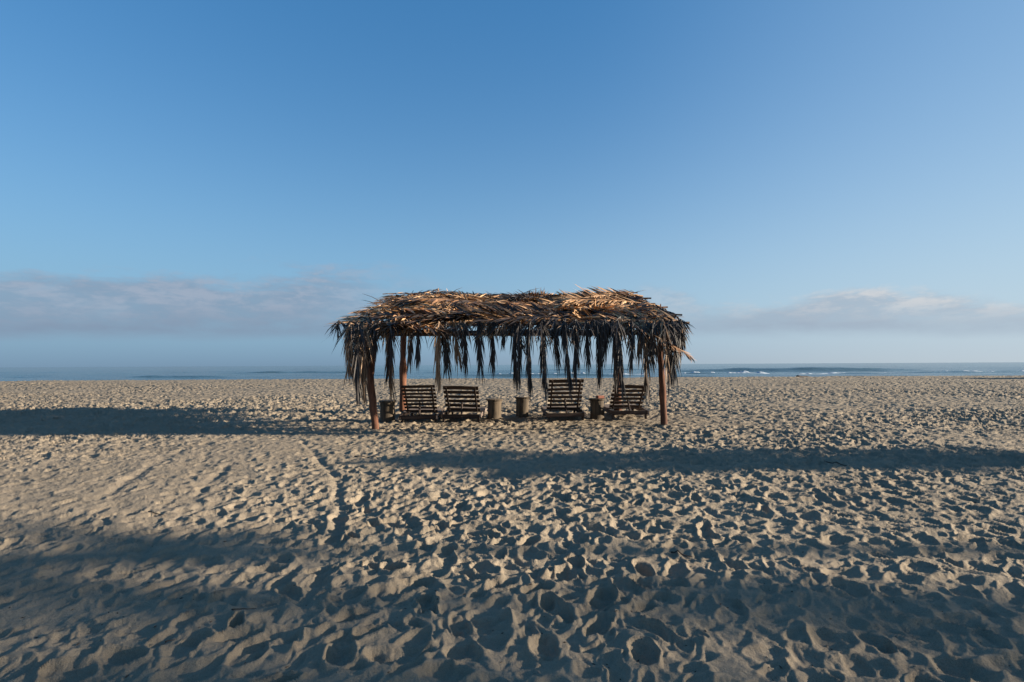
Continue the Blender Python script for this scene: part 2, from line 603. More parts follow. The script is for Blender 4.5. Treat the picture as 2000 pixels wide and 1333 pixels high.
# foam of the breakers: lumpy white crests, one mass
FV, FF = [], []
for (x0, x1, py, hh, wd) in ((935, 1175, 733.6, 0.9, 2.6), (1300, 1500, 731.0, 0.8, 2.8), (1580, 1680, 730.8, 0.5, 1.6),
                             (1690, 2080, 728.4, 0.8, 2.6), (1180, 1270, 734.2, 0.6, 1.8), (1490, 1590, 731.4, 0.45, 1.5)):
    X0, X1, Y = px_span(x0, x1, py)
    nx = int((X1 - X0) / 0.22)
    ny = 9
    gx = np.linspace(X0, X1, nx)[None, :].repeat(ny, 0)
    gy = np.linspace(-1, 1, ny)[:, None].repeat(nx, 1)
    env = np.clip(1.15 - np.abs((gx - (X0 + X1) / 2) / ((X1 - X0) / 2)) ** 4, 0, 1)
    lump = np.clip(0.55 + 1.3 * fbm(gx / 2.6, gy + Y, 91, 3), 0.35, 1.3) * np.clip(0.85 + 1.2 * vnoise(gx / 11, gy * 0 + Y, 93), 0.35, 1.2)
    yy = Y + gy * wd * 0.5 + 1.2 * vnoise(gx / 8, gy * 0 + 3 + Y, 95)
    zz = sea_h(gx, yy) + hh * env * lump * (1 - gy ** 2) - 0.02
    o = len(FV)
    for a in range(ny):
        for c in range(nx):
            FV.append((gx[a, c], yy[a, c], zz[a, c]))
    for a in range(ny - 1):
        for c in range(nx - 1):
            q = o + a * nx + c
            FF.append((q, q + 1, q + nx + 1, q + nx))
foam = obj('sea_foam', mesh_np('sea_foam', FV, FF), M_FOAM)
tag(foam, 'white foam of small breakers along the shoreline', 'foam', kind='stuff')


# ------------------------------------------------------------------ mesh builders
def tube(pts, radii, n=8, cap=True, wob=0.0, r_=None):
    V, F = [], []
    P = [Vector(p) for p in pts]
    for i, p in enumerate(P):
        d = (P[min(i + 1, len(P) - 1)] - P[max(i - 1, 0)]).normalized()
        ref = Vector((0, 1, 0)) if abs(d.y) < 0.9 else Vector((1, 0, 0))
        a = d.cross(ref).normalized()
        b = a.cross(d).normalized()
        for k in range(n):
            th = 2 * math.pi * k / n
            rr = radii[i] * (1 + (wob * (r_.random() - 0.5) if r_ else 0))
            V.append(p + (a * math.cos(th) + b * math.sin(th)) * rr)
    for i in range(len(P) - 1):
        for k in range(n):
            k2 = (k + 1) % n
            F.append((i * n + k, i * n + k2, (i + 1) * n + k2, (i + 1) * n + k))
    if cap:
        F.append(tuple(range(n - 1, -1, -1)))
        F.append(tuple(range((len(P) - 1) * n, len(P) * n)))
    return V, F


def plank(sx, sy, sz, bev=0.006, r_=None, warp=0.0):
    """bevelled board centred on the origin, long side along x, slightly irregular"""
    V, F = [], []
    nx = 5
    prof = [(-sy / 2 + bev, -sz / 2), (sy / 2 - bev, -sz / 2), (sy / 2, -sz / 2 + bev), (sy / 2, sz / 2 - bev),
            (sy / 2 - bev, sz / 2), (-sy / 2 + bev, sz / 2), (-sy / 2, sz / 2 - bev), (-sy / 2, -sz / 2 + bev)]
    n = len(prof)
    for i in range(nx):
        t = i / (nx - 1) - 0.5
        dy = (r_.random() - 0.5) * warp if r_ else 0
        dzz = (r_.random() - 0.5) * warp if r_ else 0
        for (a, c) in prof:
            V.append((t * sx, a + dy, c + dzz))
    for i in range(nx - 1):
        for k in range(n):
            k2 = (k + 1) % n
            F.append((i * n + k, (i + 1) * n + k, (i + 1) * n + k2, i * n + k2))
    F.append(tuple(range(n)))
    F.append(tuple(range(nx * n - 1, (nx - 1) * n - 1, -1)))
    return V, F


def leaflet(V, F, p, d, side, L, w, sag, r_):
    """one narrow leaflet: a strip of three bends that tapers to its tip"""
    d = d.normalized()
    side = side.normalized()
    o = len(V)
    q = p.copy()
    dirn = d.copy()
    segs = 3
    for s in range(segs):
        ww = w * (0.55, 1.0, 0.8)[s]
        V.append(q - side * ww * 0.5)
        V.append(q + side * ww * 0.5)
        q = q + dirn * (L / segs)
        dirn = (dirn + Vector((0, 0, -sag))).normalized()
    V.append(q)
    F.append((o, o + 1, o + 3, o + 2))
    F.append((o + 2, o + 3, o + 5, o + 4))
    F.append((o + 4, o + 5, o + 6))


def frond_flat(seed, L=2.5, n=34, ll=0.55, sag=0.10, bend=0.12, splay=0.25):
    """a cut palm frond lying flat: stem along +x, leaflets combed towards the tip"""
    r_ = random.Random(seed)
    V, F = [], []
    pts, rad = [], []
    cy = (r_.random() - 0.5) * 0.35
    for i in range(9):
        t = i / 8
        pts.append(Vector((L * t, cy * t * t, 0.04 * math.sin(3 * t) - bend * t * t)))
        rad.append(0.024 * (1 - 0.8 * t) + 0.003)
    tv, tf = tube(pts, rad, 5)
    V += tv
    F += tf
    for i in range(n):
        t = 0.06 + 0.94 * (i + 0.5 * r_.random()) / n
        k = min(int(t * 8), 7)
        f = t * 8 - k
        p = pts[k].lerp(pts[min(k + 1, 8)], min(f, 1))
        tang = (pts[min(k + 1, 8)] - pts[k]).normalized()
        for s in (-1, 1):
            if r_.random() < 0.08:
                continue
            a = R(36 + 24 * (1 - t) + r_.gauss(0, 7))
            length = ll * (0.55 + 0.75 * math.sin(math.pi * min(0.12 + 0.8 * t, 1))) * r_.uniform(0.75, 1.15)
            lat = Vector((-tang.y, tang.x, 0)) * s
            d = tang * math.cos(a) + lat * math.sin(a) + Vector((0, 0, r_.gauss(0.0, splay)))
            side = Vector((0, 0, 1)).cross(d) + Vector((0, 0, r_.gauss(0, 0.5)))
            leaflet(V, F, p, d, side, length, r_.uniform(0.036, 0.066), sag * r_.uniform(0.3, 1.8), r_)
    return mesh_py('palm_frond', V, F)


def frond_hang(seed, L=1.3, n=34, ll=0.48, spread=0.28, out=0.35, lift=0.12):
    """a frond that leans out over the eave (-y) and hangs down, leaflets limp"""
    r_ = random.Random(seed)
    V, F = [], []
    pts, rad = [], []
    sway = r_.gauss(0, 0.05)
    ns = 12
    for i in range(ns + 1):
        t = i / ns
        s = t * (L + out)
        yy = -out * math.tanh(s / out * 1.1)
        drop = max(0.0, s - out * 0.75)
        zz = lift * math.sin(min(1, s / (out * 1.4)) * math.pi) * 0.5 - drop * (0.55 + 0.45 * min(1, drop / 0.4)) + 0.02
        pts.append(Vector((sway * t * t * L, yy + 0.10 * t * t, zz)))
        rad.append(0.020 * (1 - 0.85 * t) + 0.003)
    tv, tf = tube(pts, rad, 5)
    V += tv
    F += tf
    for i in range(n):
        t = 0.02 + 0.95 * (i + r_.random() * 0.6) / n
        k = min(int(t * ns), ns - 1)
        p = pts[k].lerp(pts[k + 1], min(t * ns - k, 1))
        tang = (pts[k + 1] - pts[k]).normalized()
        for s in (-1, 1):
            if r_.random() < 0.08:
                continue
            sp = spread * r_.uniform(0.15, 1.5) * (1.15 - 0.5 * t)
            if t < 0.2:
                sp *= 1.6
            d = tang * 0.6 + Vector((s * sp, r_.gauss(0, 0.16), -0.65)) + Vector((r_.gauss(0, 0.07), 0, 0))
            side = Vector((1, r_.gauss(0, 0.7), 0))
            length = ll * r_.uniform(0.5, 1.35) * (1.15 - 0.4 * t)
            leaflet(V, F, p, d, side, length, r_.uniform(0.017, 0.032), 0.35 * r_.uniform(0.4, 1.6), r_)
    return mesh_py('palm_frond', V, F)


# ------------------------------------------------------------------ the thatched shelter
RX = 4.25                       # half width of the roof
RY0, RY1 = 12.55, 18.25         # front and back edge
RZ0, RZ1 = 2.50, 4.02
SL = (RZ1 - RZ0) / (RY1 - RY0)
PITCH = math.atan(SL)


def roof_z(y):
    return RZ0 + (y - RY0) * SL


shelter = empty('thatched_shelter', (0.1, 15.4, 0))
tag(shelter, 'long beach shelter thatched with dry palm fronds on rough wooden posts', 'beach shelter')
SO = Vector((0.1, 15.4, 0))


def spart(name, V, F, mat, smooth=True):
    me = mesh_py(name, [Vector(v) - SO for v in V], F, smooth)
    return obj(name, me, mat, shelter)


def post(path, r0, r1):
    """path: photo pixels with depth; from the sand up"""
    P = [at(px, py, Y) for (px, py, Y) in path]
    P[0].z = hz(P[0].x, P[0].y) - 0.35
    fine, rad = [], []
    steps = 14
    for i in range(steps + 1):
        t = i / steps * (len(P) - 1)
        k = min(int(t), len(P) - 2)
        f = t - k
        f2 = f * f * (3 - 2 * f) * 0.4 + f * 0.6
        p = P[k].lerp(P[k + 1], f2)
        p += Vector((rnd.gauss(0, 0.006), rnd.gauss(0, 0.006), 0))
        fine.append(p)
        rad.append((r0 + (r1 - r0) * i / steps) * (1 + 0.085 * rnd.gauss(0, 1)))
    V, F = tube(fine, rad, 12, True, 0.10, rnd)
    return spart('post', V, F, M_POST)


YF, YB = 13.1, 17.6
post([(737, 836, YF), (728, 790, YF), (723, 735, YF), (726, 690, YF), (729, 640, YF)], 0.098, 0.088)
post([(1297, 831, YF), (1294, 760, YF), (1290, 700, YF), (1287, 636, YF)], 0.085, 0.075)
post([(787, 804, YB), (787, 740, YB), (788, 660, YB), (790, 582, YB)], 0.125, 0.10)
post([(1207, 800, YB), (1206, 730, YB), (1205, 660, YB), (1206, 580, YB)], 0.12, 0.10)


def log(name, a, b, r0, r1, mat=M_BEAM, bow=0.03):
    a = Vector(a)
    b = Vector(b)
    pts, rad = [], []
    ph = rnd.random() * 6
    for i in range(9):
        t = i / 8
        p = a.lerp(b, t) + Vector((0, rnd.gauss(0, 0.004), bow * math.sin(t * 3.14) * math.sin(ph)))
        pts.append(p)
        rad.append((r0 + (r1 - r0) * t) * (1 + 0.05 * rnd.gauss(0, 1)))
    V, F = tube(pts, rad, 9, True, 0.08, rnd)
    return spart(name, V, F, mat)


zf = roof_z(YF) - 0.20
zb = roof_z(YB) - 0.20
log('beam', (-4.15, YF - 0.02, zf), (4.2, YF + 0.02, zf - 0.02), 0.085, 0.075)
log('beam', (-4.25, YB, zb), (4.25, YB, zb), 0.085, 0.08)
for k in range(6):
    x = -4.0 + k * 1.61
    log('rafter', (x, RY0 + 0.12, roof_z(RY0 + 0.12) - 0.075), (x + 0.05, RY1 - 0.1, roof_z(RY1 - 0.1) - 0.075), 0.045, 0.04)
for k in range(5):
    y = 12.95 + k * 1.2
    log('purlin', (-4.2, y, roof_z(y) - 0.01), (4.2, y + 0.03, roof_z(y) - 0.01), 0.024, 0.02)

# loose leaf mat between the fronds: uncountable
TV, TF = [], []
r_ = random.Random(5)
nrm = Vector((0, -math.sin(PITCH), math.cos(PITCH)))
up = Vector((0, math.cos(PITCH), math.sin(PITCH)))
for i in range(5200):
    x = r_.uniform(-RX, RX)
    y = r_.uniform(RY0 + 0.15, RY1 - 0.05)
    p = Vector((x, y, roof_z(y) + 0.03 + 0.10 * r_.random())) - SO
    a = r_.gauss(math.pi, 0.7) if r_.random() < 0.7 else r_.uniform(0, 6.28)
    d = Vector((math.cos(a), 0, 0)) + up * math.sin(a) - nrm * 0.04
    side = nrm.cross(d) + nrm * r_.gauss(0, 0.4)
    leaflet(TV, TF, p, d, side, r_.uniform(0.3, 0.65), r_.uniform(0.03, 0.055), 0.03, r_)
mat_o = obj('thatch_mat', mesh_py('thatch_mat', TV, TF), M_LEAF, shelter)
mat_o['kind'] = 'stuff'

FLAT = [frond_flat(100 + k, L=2.3 + 0.12 * (k % 5), ll=0.50 + 0.03 * (k % 4), splay=0.06 + 0.05 * (k % 3), n=40) for k in range(12)]
for me in FLAT:
    me.materials.append(M_LEAF)
r_ = random.Random(21)
ROOF_ROT = Matrix.Rotation(PITCH, 3, 'X')


def lay_frond(x, y, lift, ang, me, scale=1.0, roll=0.0, tip=0.0, parent=shelter, org=SO):
    o = bpy.data.objects.new('palm_frond', me)
    link(o, parent)
    o.location = Vector((x, y, roof_z(y) + lift)) - org
    o.rotation_euler = (ROOF_ROT @ Matrix.Rotation(ang, 3, 'Z') @ Matrix.Rotation(tip, 3, 'Y') @ Matrix.Rotation(roll, 3, 'X')).to_euler()
    o.scale = (scale, scale, scale)
    return o


row = 0
y = RY0 + 0.30
while y < RY1 + 0.02:
    n = 8
    for k in range(n):
        x = RX + 0.15 - (k + 0.15 + 0.5 * r_.random()) * (2 * RX / n) * 1.02
        if r_.random() < 0.8:
            ang = math.pi + r_.gauss(0.10, 0.22)          # tip to the left
            x = min(x + 0.7, RX + 0.2)
            edge = 3.88 + (y - RY0) * 0.09
            if x - 3.0 < -edge:
                x = -edge + 3.0 + r_.uniform(-0.1, 0.15)
        else:
            ang = r_.gauss(-0.10, 0.22)
            x = min(x - 1.0, RX - 2.6)
            x = max(x, -RX + 0.45)
        lay_frond(x, y + r_.gauss(0, 0.06), 0.06 + (0.04 if y > RY1 - 0.9 else 0.16) * r_.random() ** 2 + 0.02 * (row % 3), ang, r_.choice(FLAT),
                  r_.uniform(0.85, 1.08), r_.gauss(0, 0.3) * (0.3 if y > RY1 - 0.9 else 1.0), r_.gauss(0.01, 0.05) * (0.3 if y > RY1 - 0.9 else 1.0))
    y += 0.43
    row += 1
# fronds laid slantwise down the slope, over the courses
for k in range(26):
    x = r_.uniform(-RX + 2.3, RX - 0.2)
    y = r_.uniform(RY0 + 1.6, RY1 - 1.0)
    lay_frond(x, y, 0.16, -math.pi / 2 - r_.uniform(0.1, 1.1), r_.choice(FLAT), r_.uniform(0.6, 0.85), r_.gauss(0, 0.4), r_.gauss(0.02, 0.04))
# ridge ruff along the high back edge, tips over the far side
for k in range(13):
    x = -4.5 + k * 8.95 / 12 + r_.gauss(0, 0.06)
    lay_frond(x, RY1 - 0.35, 0.10 + (0.08 if k in (0, 1, 11, 12) else 0.0), (math.pi if x > RX - 2.0 else 0 if x < -RX + 2.0 else r_.choice((math.pi, 0))) + r_.gauss(0, 0.16), r_.choice(FLAT), r_.uniform(0.5, 0.75), r_.gauss(0, 0.22), r_.gauss(0, 0.04))
# gable ends: tips sticking out left and right and drooping
for k in range(15):
    y = RY0 + 0.2 + k * (RY1 - RY0 - 0.3) / 14
    lay_frond(RX - 1.30 + r_.gauss(0, 0.1), y, 0.14, r_.gauss(-0.25, 0.2), r_.choice(FLAT), r_.uniform(0.55, 0.68), r_.gauss(0, 0.3), 0.30 + r_.gauss(0, 0.06))
for k in range(12):
    y = RY0 + 0.2 + k * (RY1 - RY0 - 0.3) / 11
    lay_frond(-(3.88 + (y - RY0) * 0.09) + 1.72 + r_.gauss(0, 0.08), y, 0.13, math.pi + r_.gauss(0.2, 0.2), r_.choice(FLAT), r_.uniform(0.52, 0.62), r_.gauss(0, 0.3), 0.28 + r_.gauss(0, 0.06))

# fronds hanging from the front eave: photo x, y of the lowest tip, spread, depth
HANG = [(684, 735, .26, 12.5), (690, 720, .30, 12.7), (698, 730, .30, 12.8), (720, 715, .34, 12.7), (735, 705, .34, 12.6), (1320, 700, .4, 12.8), (1295, 735, .24, 12.6),
        (684, 770, .16, 12.5), (692, 778, .14, 12.5), (703, 772, .14, 12.6), (712, 745, .22, 12.6), (745, 775, .16, 12.8),
        (773, 742, .30, 12.7), (797, 710, .22, 12.8), (816, 712, .16, 12.7), (855, 752, .16, 12.7),
        (872, 735, .30, 12.7), (884, 722, .3, 12.9), (906, 724, .16, 12.8), (936, 730, .22, 12.8), (965, 724, .12, 12.8),
        (1004, 748, .16, 12.7), (1015, 748, .15, 12.6), (1040, 760, .2, 12.6), (1053, 764, .14, 12.6), (1066, 712, .18, 12.7),
        (1087, 720, .22, 12.8), (1108, 766, .12, 12.7), (1117, 722, .25, 12.8), (1132, 742, .2, 12.7), (1150, 726, .25, 12.7), (1162, 752, .16, 12.7),
        (1180, 706, .3, 12.8), (1197, 750, .18, 12.7), (1210, 768, .2, 12.6), (1233, 720, .16, 12.7), (1247, 700, .25, 12.8), (1262, 768, .14, 12.7),
        (1274, 725, .22, 12.7), (1285, 705, .3, 12.6), (1305, 755, .24, 12.6), (1316, 742, .30, 12.6), (1330, 715, .34, 12.7)]
HM = {}
for i, (px, py, sp, Y) in enumerate(HANG):
    bottom = at(px, py, Y - 0.3).z
    topz = roof_z(Y) + 0.06
    L = max(0.4, topz - bottom - 0.05)
    key = (round(L / 0.12), round(sp / 0.08))
    if key not in HM:
        HM[key] = frond_hang(500 + len(HM), L=key[0] * 0.12 - 0.22, n=max(20, int(36 * L)), ll=0.46 + 0.14 * L, spread=sp * 1.1)
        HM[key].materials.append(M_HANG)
    o = bpy.data.objects.new('hanging_frond', HM[key])
    link(o, shelter)
    X = at(px, py, Y - 0.3).x
    o.location = Vector((X, Y + 0.08, topz)) - SO
    o.rotation_euler = (r_.gauss(0, 0.05), r_.gauss(0, 0.04), r_.gauss(0, 0.25))
# short ruff along the eave and on both ends
SHORT = [frond_hang(700 + k, L=0.18 + 0.12 * (k % 4), n=26, ll=0.40, spread=0.5, out=0.40) for k in range(8)]
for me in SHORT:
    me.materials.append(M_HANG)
for k in range(27):
    X = -RX + 0.05 + k * (2 * RX - 0.1) / 26 + r_.gauss(0, 0.06)
    if -3.1 < X < 0.6 and r_.random() < 0.75:
        continue
    o = bpy.data.objects.new('hanging_frond', r_.choice(SHORT))
    link(o, shelter)
    o.location = Vector((X, RY0 + 0.22 + r_.uniform(-0.05, 0.2), RZ0 + 0.12)) - SO
    o.rotation_euler = (0, r_.gauss(0, 0.15), r_.gauss(0, 0.45))
for k in range(24):
    y = RY0 + 0.2 + k * 0.235
    o = bpy.data.objects.new('hanging_frond', r_.choice(SHORT))
    link(o, shelter)
    o.location = Vector((RX - 0.32 + r_.gauss(0, 0.08), y, roof_z(y) + 0.06)) - SO
    o.rotation_euler = (0, 0, math.pi / 2 + r_.gauss(0, 0.4))
    k_ = r_.uniform(0.9, 1.3)
    o.scale = (k_, k_, k_)
for k in range(9):
    y = RY0 + 0.3 + k * 0.64
    o = bpy.data.objects.new('hanging_frond', r_.choice(SHORT))
    link(o, shelter)
    o.location = Vector((-RX + 0.42, y, roof_z(y) + 0.05)) - SO
    o.rotation_euler = (0, 0, -math.pi / 2 + r_.gauss(0, 0.3))


# bare stems that stick out of the thatch
def stem(name, a, b, r0):
    a = Vector(a)
    b = Vector(b)
    m = a.lerp(b, 0.5) + Vector((0, 0, 0.03))
    V, F = tube([a, m, b], [r0, r0 * 0.7, 0.003], 5)
    return spart(name, V, F, M_BEAM)


for (x0, y0, x1, y1, Y) in ((1018, 575, 1058, 562, 17.9), (1012, 576, 1050, 568, 17.9), (745, 590, 708, 574, 16.0), (740, 597, 706, 586, 15.6),
                            (880, 574, 903, 562, 17.9), (1230, 576, 1262, 567, 17.8), (700, 632, 676, 624, 13.0)):
    stem('bare_stem', at(x0, y0, Y), at(x1, y1, Y), 0.012)


# ------------------------------------------------------------------ slatted loungers
def put(parent, name, vf, loc, rot, mat, smooth=False):
    o = obj(name, mesh_py(name, vf[0], vf[1], smooth), mat, parent)
    o.location = loc
    o.rotation_euler = rot
    return o


def lounger(px, pw, top_py, nsl, rz, label, tilt=0.0, slat_h=None):
    """a wide slatted recliner facing the sea: its back leans towards the camera"""
    Yt, Yb = 14.85, 15.60
    r_ = random.Random(int(px))
    top = at(px, top_py, Yt)
    X = top.x
    gz = min(hz(X, 14.9), hz(X, 16.5), hz(X - 0.4, 15.5), hz(X + 0.4, 15.5)) + 0.015
    e = empty('lounger', (X, 14.95, gz), rz)
    tag(e, label, 'lounger', 'slatted wooden loungers under the shelter')
    W_ = pw * Yt / 1000.0
    ztop = top.z - gz
    zbot = 0.30
    y0 = Yt - 14.95
    y1 = Yb - 14.95
    ang = math.atan2(ztop - zbot, y1 - y0)         # board plane rises towards the camera
    blen = math.hypot(ztop - zbot, y1 - y0)
    ux = Vector((0, -math.cos(ang), math.sin(ang)))
    low = Vector((0, y1, zbot))
    pitch_ = blen / (nsl - 0.3)
    sh = slat_h or pitch_ * 0.62
    for i in range(nsl):
        h = sh * (1.25 if i == nsl - 1 else 1.0) * r_.uniform(0.92, 1.06)
        c = low + ux * (pitch_ * (i + 0.35)) + Vector((r_.gauss(0, 0.006), 0, 0))
        put(e, 'back_slat', plank(W_ * r_.uniform(0.985, 1.01), 0.024, h, 0.005, r_, 0.011), c,
            (math.pi / 2 - ang, tilt + r_.gauss(0, 0.008), r_.gauss(0, 0.004)), M_CHAIR)
    back = Vector((0, -math.sin(ang), -math.cos(ang))) * 0.035
    for s in (-1, 1):
        c = low + ux * (blen * 0.5) + back + Vector((s * W_ * 0.40, 0, 0))
        put(e, 'back_rail', plank(blen * 1.0, 0.035, 0.05, 0.005, r_, 0.003), c, (0, -math.pi / 2 + 0.0, 0), M_CHAIR).rotation_euler = (
            Matrix.Rotation(math.pi / 2 - ang, 3, 'X') @ Matrix.Rotation(math.pi / 2, 3, 'Y')).to_euler()
    # prop behind the back
    pa = low + ux * (blen * 0.42) + back * 1.8
    V, F = tube([pa, Vector((0.02, y0 + 0.12, 0.17))], [0.028, 0.03], 6)
    obj('prop', mesh_py('prop', V, F), M_CHAIR, e)
    # base frame
    D = 2.0
    bw = W_ * 1.10
    for s in (-1, 1):
        put(e, 'side_rail', plank(D, 0.045, 0.12, 0.006, r_, 0.006), (s * bw / 2, D / 2 - 0.02, 0.215), (0, 0, math.pi / 2), M_CHAIR_LIT if s == 1 else M_CHAIR)  # only the sunward rail gets the sunlit colour
    put(e, 'cross_rail', plank(bw - 0.05, 0.05, 0.11, 0.006, r_, 0.004), (0, 0.03, 0.205), (0, 0, 0), M_CHAIR)
    put(e, 'cross_rail', plank(bw - 0.05, 0.05, 0.10, 0.006, r_, 0.004), (0, D - 0.08, 0.205), (0, 0, 0), M_CHAIR)
    for sx in (-1, 1):
        for yy in (0.10, D - 0.16):
            put(e, 'leg', plank(0.32, 0.07, 0.06, 0.006, r_, 0.004), (sx * (bw / 2 - 0.062), yy, 0.055), (0, math.pi / 2, 0), M_CHAIR)
    ns = 11
    for i in range(ns):
        yy = y1 - 0.02 + (D - y1) * (i + 0.4) / ns
        put(e, 'seat_slat', plank(bw + 0.04, 0.085, 0.024, 0.004, r_, 0.005), (r_.gauss(0, 0.006), yy, 0.290), (0, 0, r_.gauss(0, 0.006)), M_CHAIR_LIT)
    return e


lounger(816, 66, 753, 8, 0.03, 'dark slatted lounger farthest left, beside the thick rear post', 0.0)
lounger(899, 70, 755, 6, -0.03, 'dark slatted lounger with few wide slats, second from the left', 0.02)
lounger(1106, 68, 742, 8, 0.02, 'tallest dark slatted lounger, between two stump tables right of centre', 0.0)
lounger(1231, 66, 753, 6, -0.02, 'dark slatted lounger farthest right, nearest the straight front post', 0.01)


# ------------------------------------------------------------------ stump tables
def stump(px, base_py, top_py, r, label, rings=0, tilt=(0, 0), seed=1):
    r_ = random.Random(seed)
    x, y = on_ground(px, base_py - 3)
    gz = min(hz(x, y), hz(x - 0.12, y), hz(x + 0.12, y)) - 0.03
    H = at(px, top_py, y).z - gz
    e = empty('stump_table', (x, y, gz))
    e.rotation_euler = (tilt[0], tilt[1], r_.random() * 6)
    tag(e, label, 'stump table', 'round stump tables between the loungers')
    n = 20
    V, F = [], []
    prof = [(0.0, 1.10), (0.06, 1.06), (0.12, 0.97), (0.3, 0.93), (0.5, 0.95), (0.7, 0.92), (0.85, 0.97), (0.93, 1.0)]
    ph = r_.random() * 6
    for i, (t, k) in enumerate(prof):
        for j in range(n):
            th = 2 * math.pi * j / n
            rr = r * k * (1 + 0.03 * math.sin(3 * th + ph) + 0.02 * r_.gauss(0, 1))
            V.append((rr * math.cos(th), rr * math.sin(th), t * H))
    for i in range(len(prof) - 1):
        for j in range(n):
            j2 = (j + 1) % n
            F.append((i * n + j, i * n + j2, (i + 1) * n + j2, (i + 1) * n + j))
    F.append(tuple(range((len(prof) - 1) * n, len(prof) * n)))
    F.append(tuple(range(n - 1, -1, -1)))
    obj('trunk', mesh_py('trunk', V, F, True), M_STUMP, e)
    V, F = [], []
    rt = r * 1.16
    for i, (t, k) in enumerate(((0.0, 0.96), (0.3, 1.0), (0.75, 1.0), (1.0, 0.96))):
        for j in range(n):
            th = 2 * math.pi * j / n
            rr = rt * k * (1 + 0.02 * math.sin(2 * th + ph) + 0.012 * r_.gauss(0, 1))
            V.append((rr * math.cos(th), rr * math.sin(th), H * 0.932 + t * 0.05))
    for i in range(3):
        for j in range(n):
            j2 = (j + 1) % n
            F.append((i * n + j, i * n + j2, (i + 1) * n + j2, (i + 1) * n + j))
    F.append(tuple(range(3 * n, 4 * n)))
    F.append(tuple(range(n - 1, -1, -1)))
    obj('table_top', mesh_py('table_top', V, F), M_STUMP, e)
    return e, H, (x, y, gz)


stump(757, 823, 782, 0.225, 'pale stump table standing right beside the crooked front post', tilt=(0.02, -0.02), seed=1)
stump(965, 818, 780, 0.222, 'stump table standing beside the second lounger from the left', tilt=(0, 0.03), seed=2)
stump(1020, 815, 776, 0.212, 'dark narrow stump table left of the tallest lounger', tilt=(0.02, 0.03), seed=3)
e4, H4, p4 = stump(1166, 818, 779, 0.22, 'stump table carrying a small reddish block, between the two right loungers', tilt=(0, 0), seed=4)
V, F = plank(0.20, 0.15, 0.085, 0.012, rnd, 0.006)
blk = obj('wood_block', mesh_py('wood_block', V, F), M_RED)
blk.location = (p4[0] + 0.10, p4[1] - 0.03, p4[2] + H4 * 0.932 + 0.05 + 0.044)
blk.rotation_euler = (0, 0, 0.35)
tag(blk, 'small reddish block lying on a stump table', 'block')


# ------------------------------------------------------------------ driftwood
def stick(px0, py0, px1, py1, r0, label, seed, name='driftwood_stick', lift=0.01):
    r_ = random.Random(seed)
    a = Vector(on_ground(px0, py0) + (0,))
    b = Vector(on_ground(px1, py1) + (0,))
    pts, rad = [], []
    c = a.lerp(b, 0.5)
    zmax = max(hz(a.lerp(b, t).x, a.lerp(b, t).y) for t in (0.0, 0.25, 0.5, 0.75, 1.0))
    za, zb_ = hz(a.x, a.y), hz(b.x, b.y)
    for i in range(7):
        t = i / 6
        p = a.lerp(b, t)
        z = max(hz(p.x, p.y) + r0 * 0.5, (za * (1 - t) + zb_ * t)) + lift
        nrm2 = Vector((-(b - a).y, (b - a).x, 0)).normalized()
        p = p + nrm2 * r_.gauss(0, 0.01) * (b - a).length
        pts.append(Vector((p.x, p.y, z)) - Vector((c.x, c.y, 0)))
        rad.append(r0 * (1 - 0.6 * t) * r_.uniform(0.85, 1.1))
    V, F = tube(pts, rad, 6, True, 0.15, r_)
    o = obj(name, mesh_py(name, V, F, True), M_TWIG)
    o.location = (c.x, c.y, 0)
    return tag(o, label, 'driftwood')


stick(692, 888, 738, 890, 0.010, 'thin dark stick lying on lit sand in front of the crooked post', 1)
stick(1610, 903, 1660, 911, 0.012, 'dark stick lying inside the long shadow band at right', 2)
stick(1310, 1150 - 75, 1352, 1150 - 69, 0.008, 'short dark twig in the trodden sand below the right loungers', 3)
stick(290, 998, 322, 1003, 0.006, 'thin twig on smooth lit sand at the left', 4)
stick(1556, 735.5, 1582, 735.2, 0.16, 'dark driftwood log near the waterline at right', 5, 'driftwood_log', 0.05)
stick(452, 1201, 500, 1194, 0.005, 'thin twig in the shaded sand at lower left', 6)
stick(322, 1262, 342, 1257, 0.005, 'short twig in the shaded sand near the lower left corner', 7)

# crumbs of shell, bark and weed strewn on the sand: uncountable
LV, LF = [], []
r_ = random.Random(77)
for i in range(260):
    px = r_.uniform(0, 2000)
    py = 800 + 530 * r_.random() ** 0.8
    x, y = on_ground(px, py)
    s = r_.uniform(0.003, 0.009) * (0.6 + 0.05 * y)
    z = hz(x, y) + s * 0.3 if i < 420 else 0
    o = len(LV)
    a = r_.random() * 6.28
    ln = s * r_.uniform(1.0, 3.2)
    ca, sa = math.cos(a), math.sin(a)
    for (u, v, w) in ((-ln, 0, 0), (0, -s * .6, 0), (ln, 0, 0.1 * s), (0, s * .6, 0), (0, 0, s * .7), (0, 0, -s * .6)):
        LV.append((x + u * ca - v * sa, y + u * sa + v * ca, z + w))
    for (p, q) in ((0, 1), (1, 2), (2, 3), (3, 0)):
        LF.append((o + p, o + q, o + 4))
        LF.append((o + q, o + p, o + 5))
litter = obj('beach_litter', mesh_py('beach_litter', LV, LF), M_TWIG)
tag(litter, 'dark crumbs of bark and weed strewn over the sand', 'litter', kind='stuff')

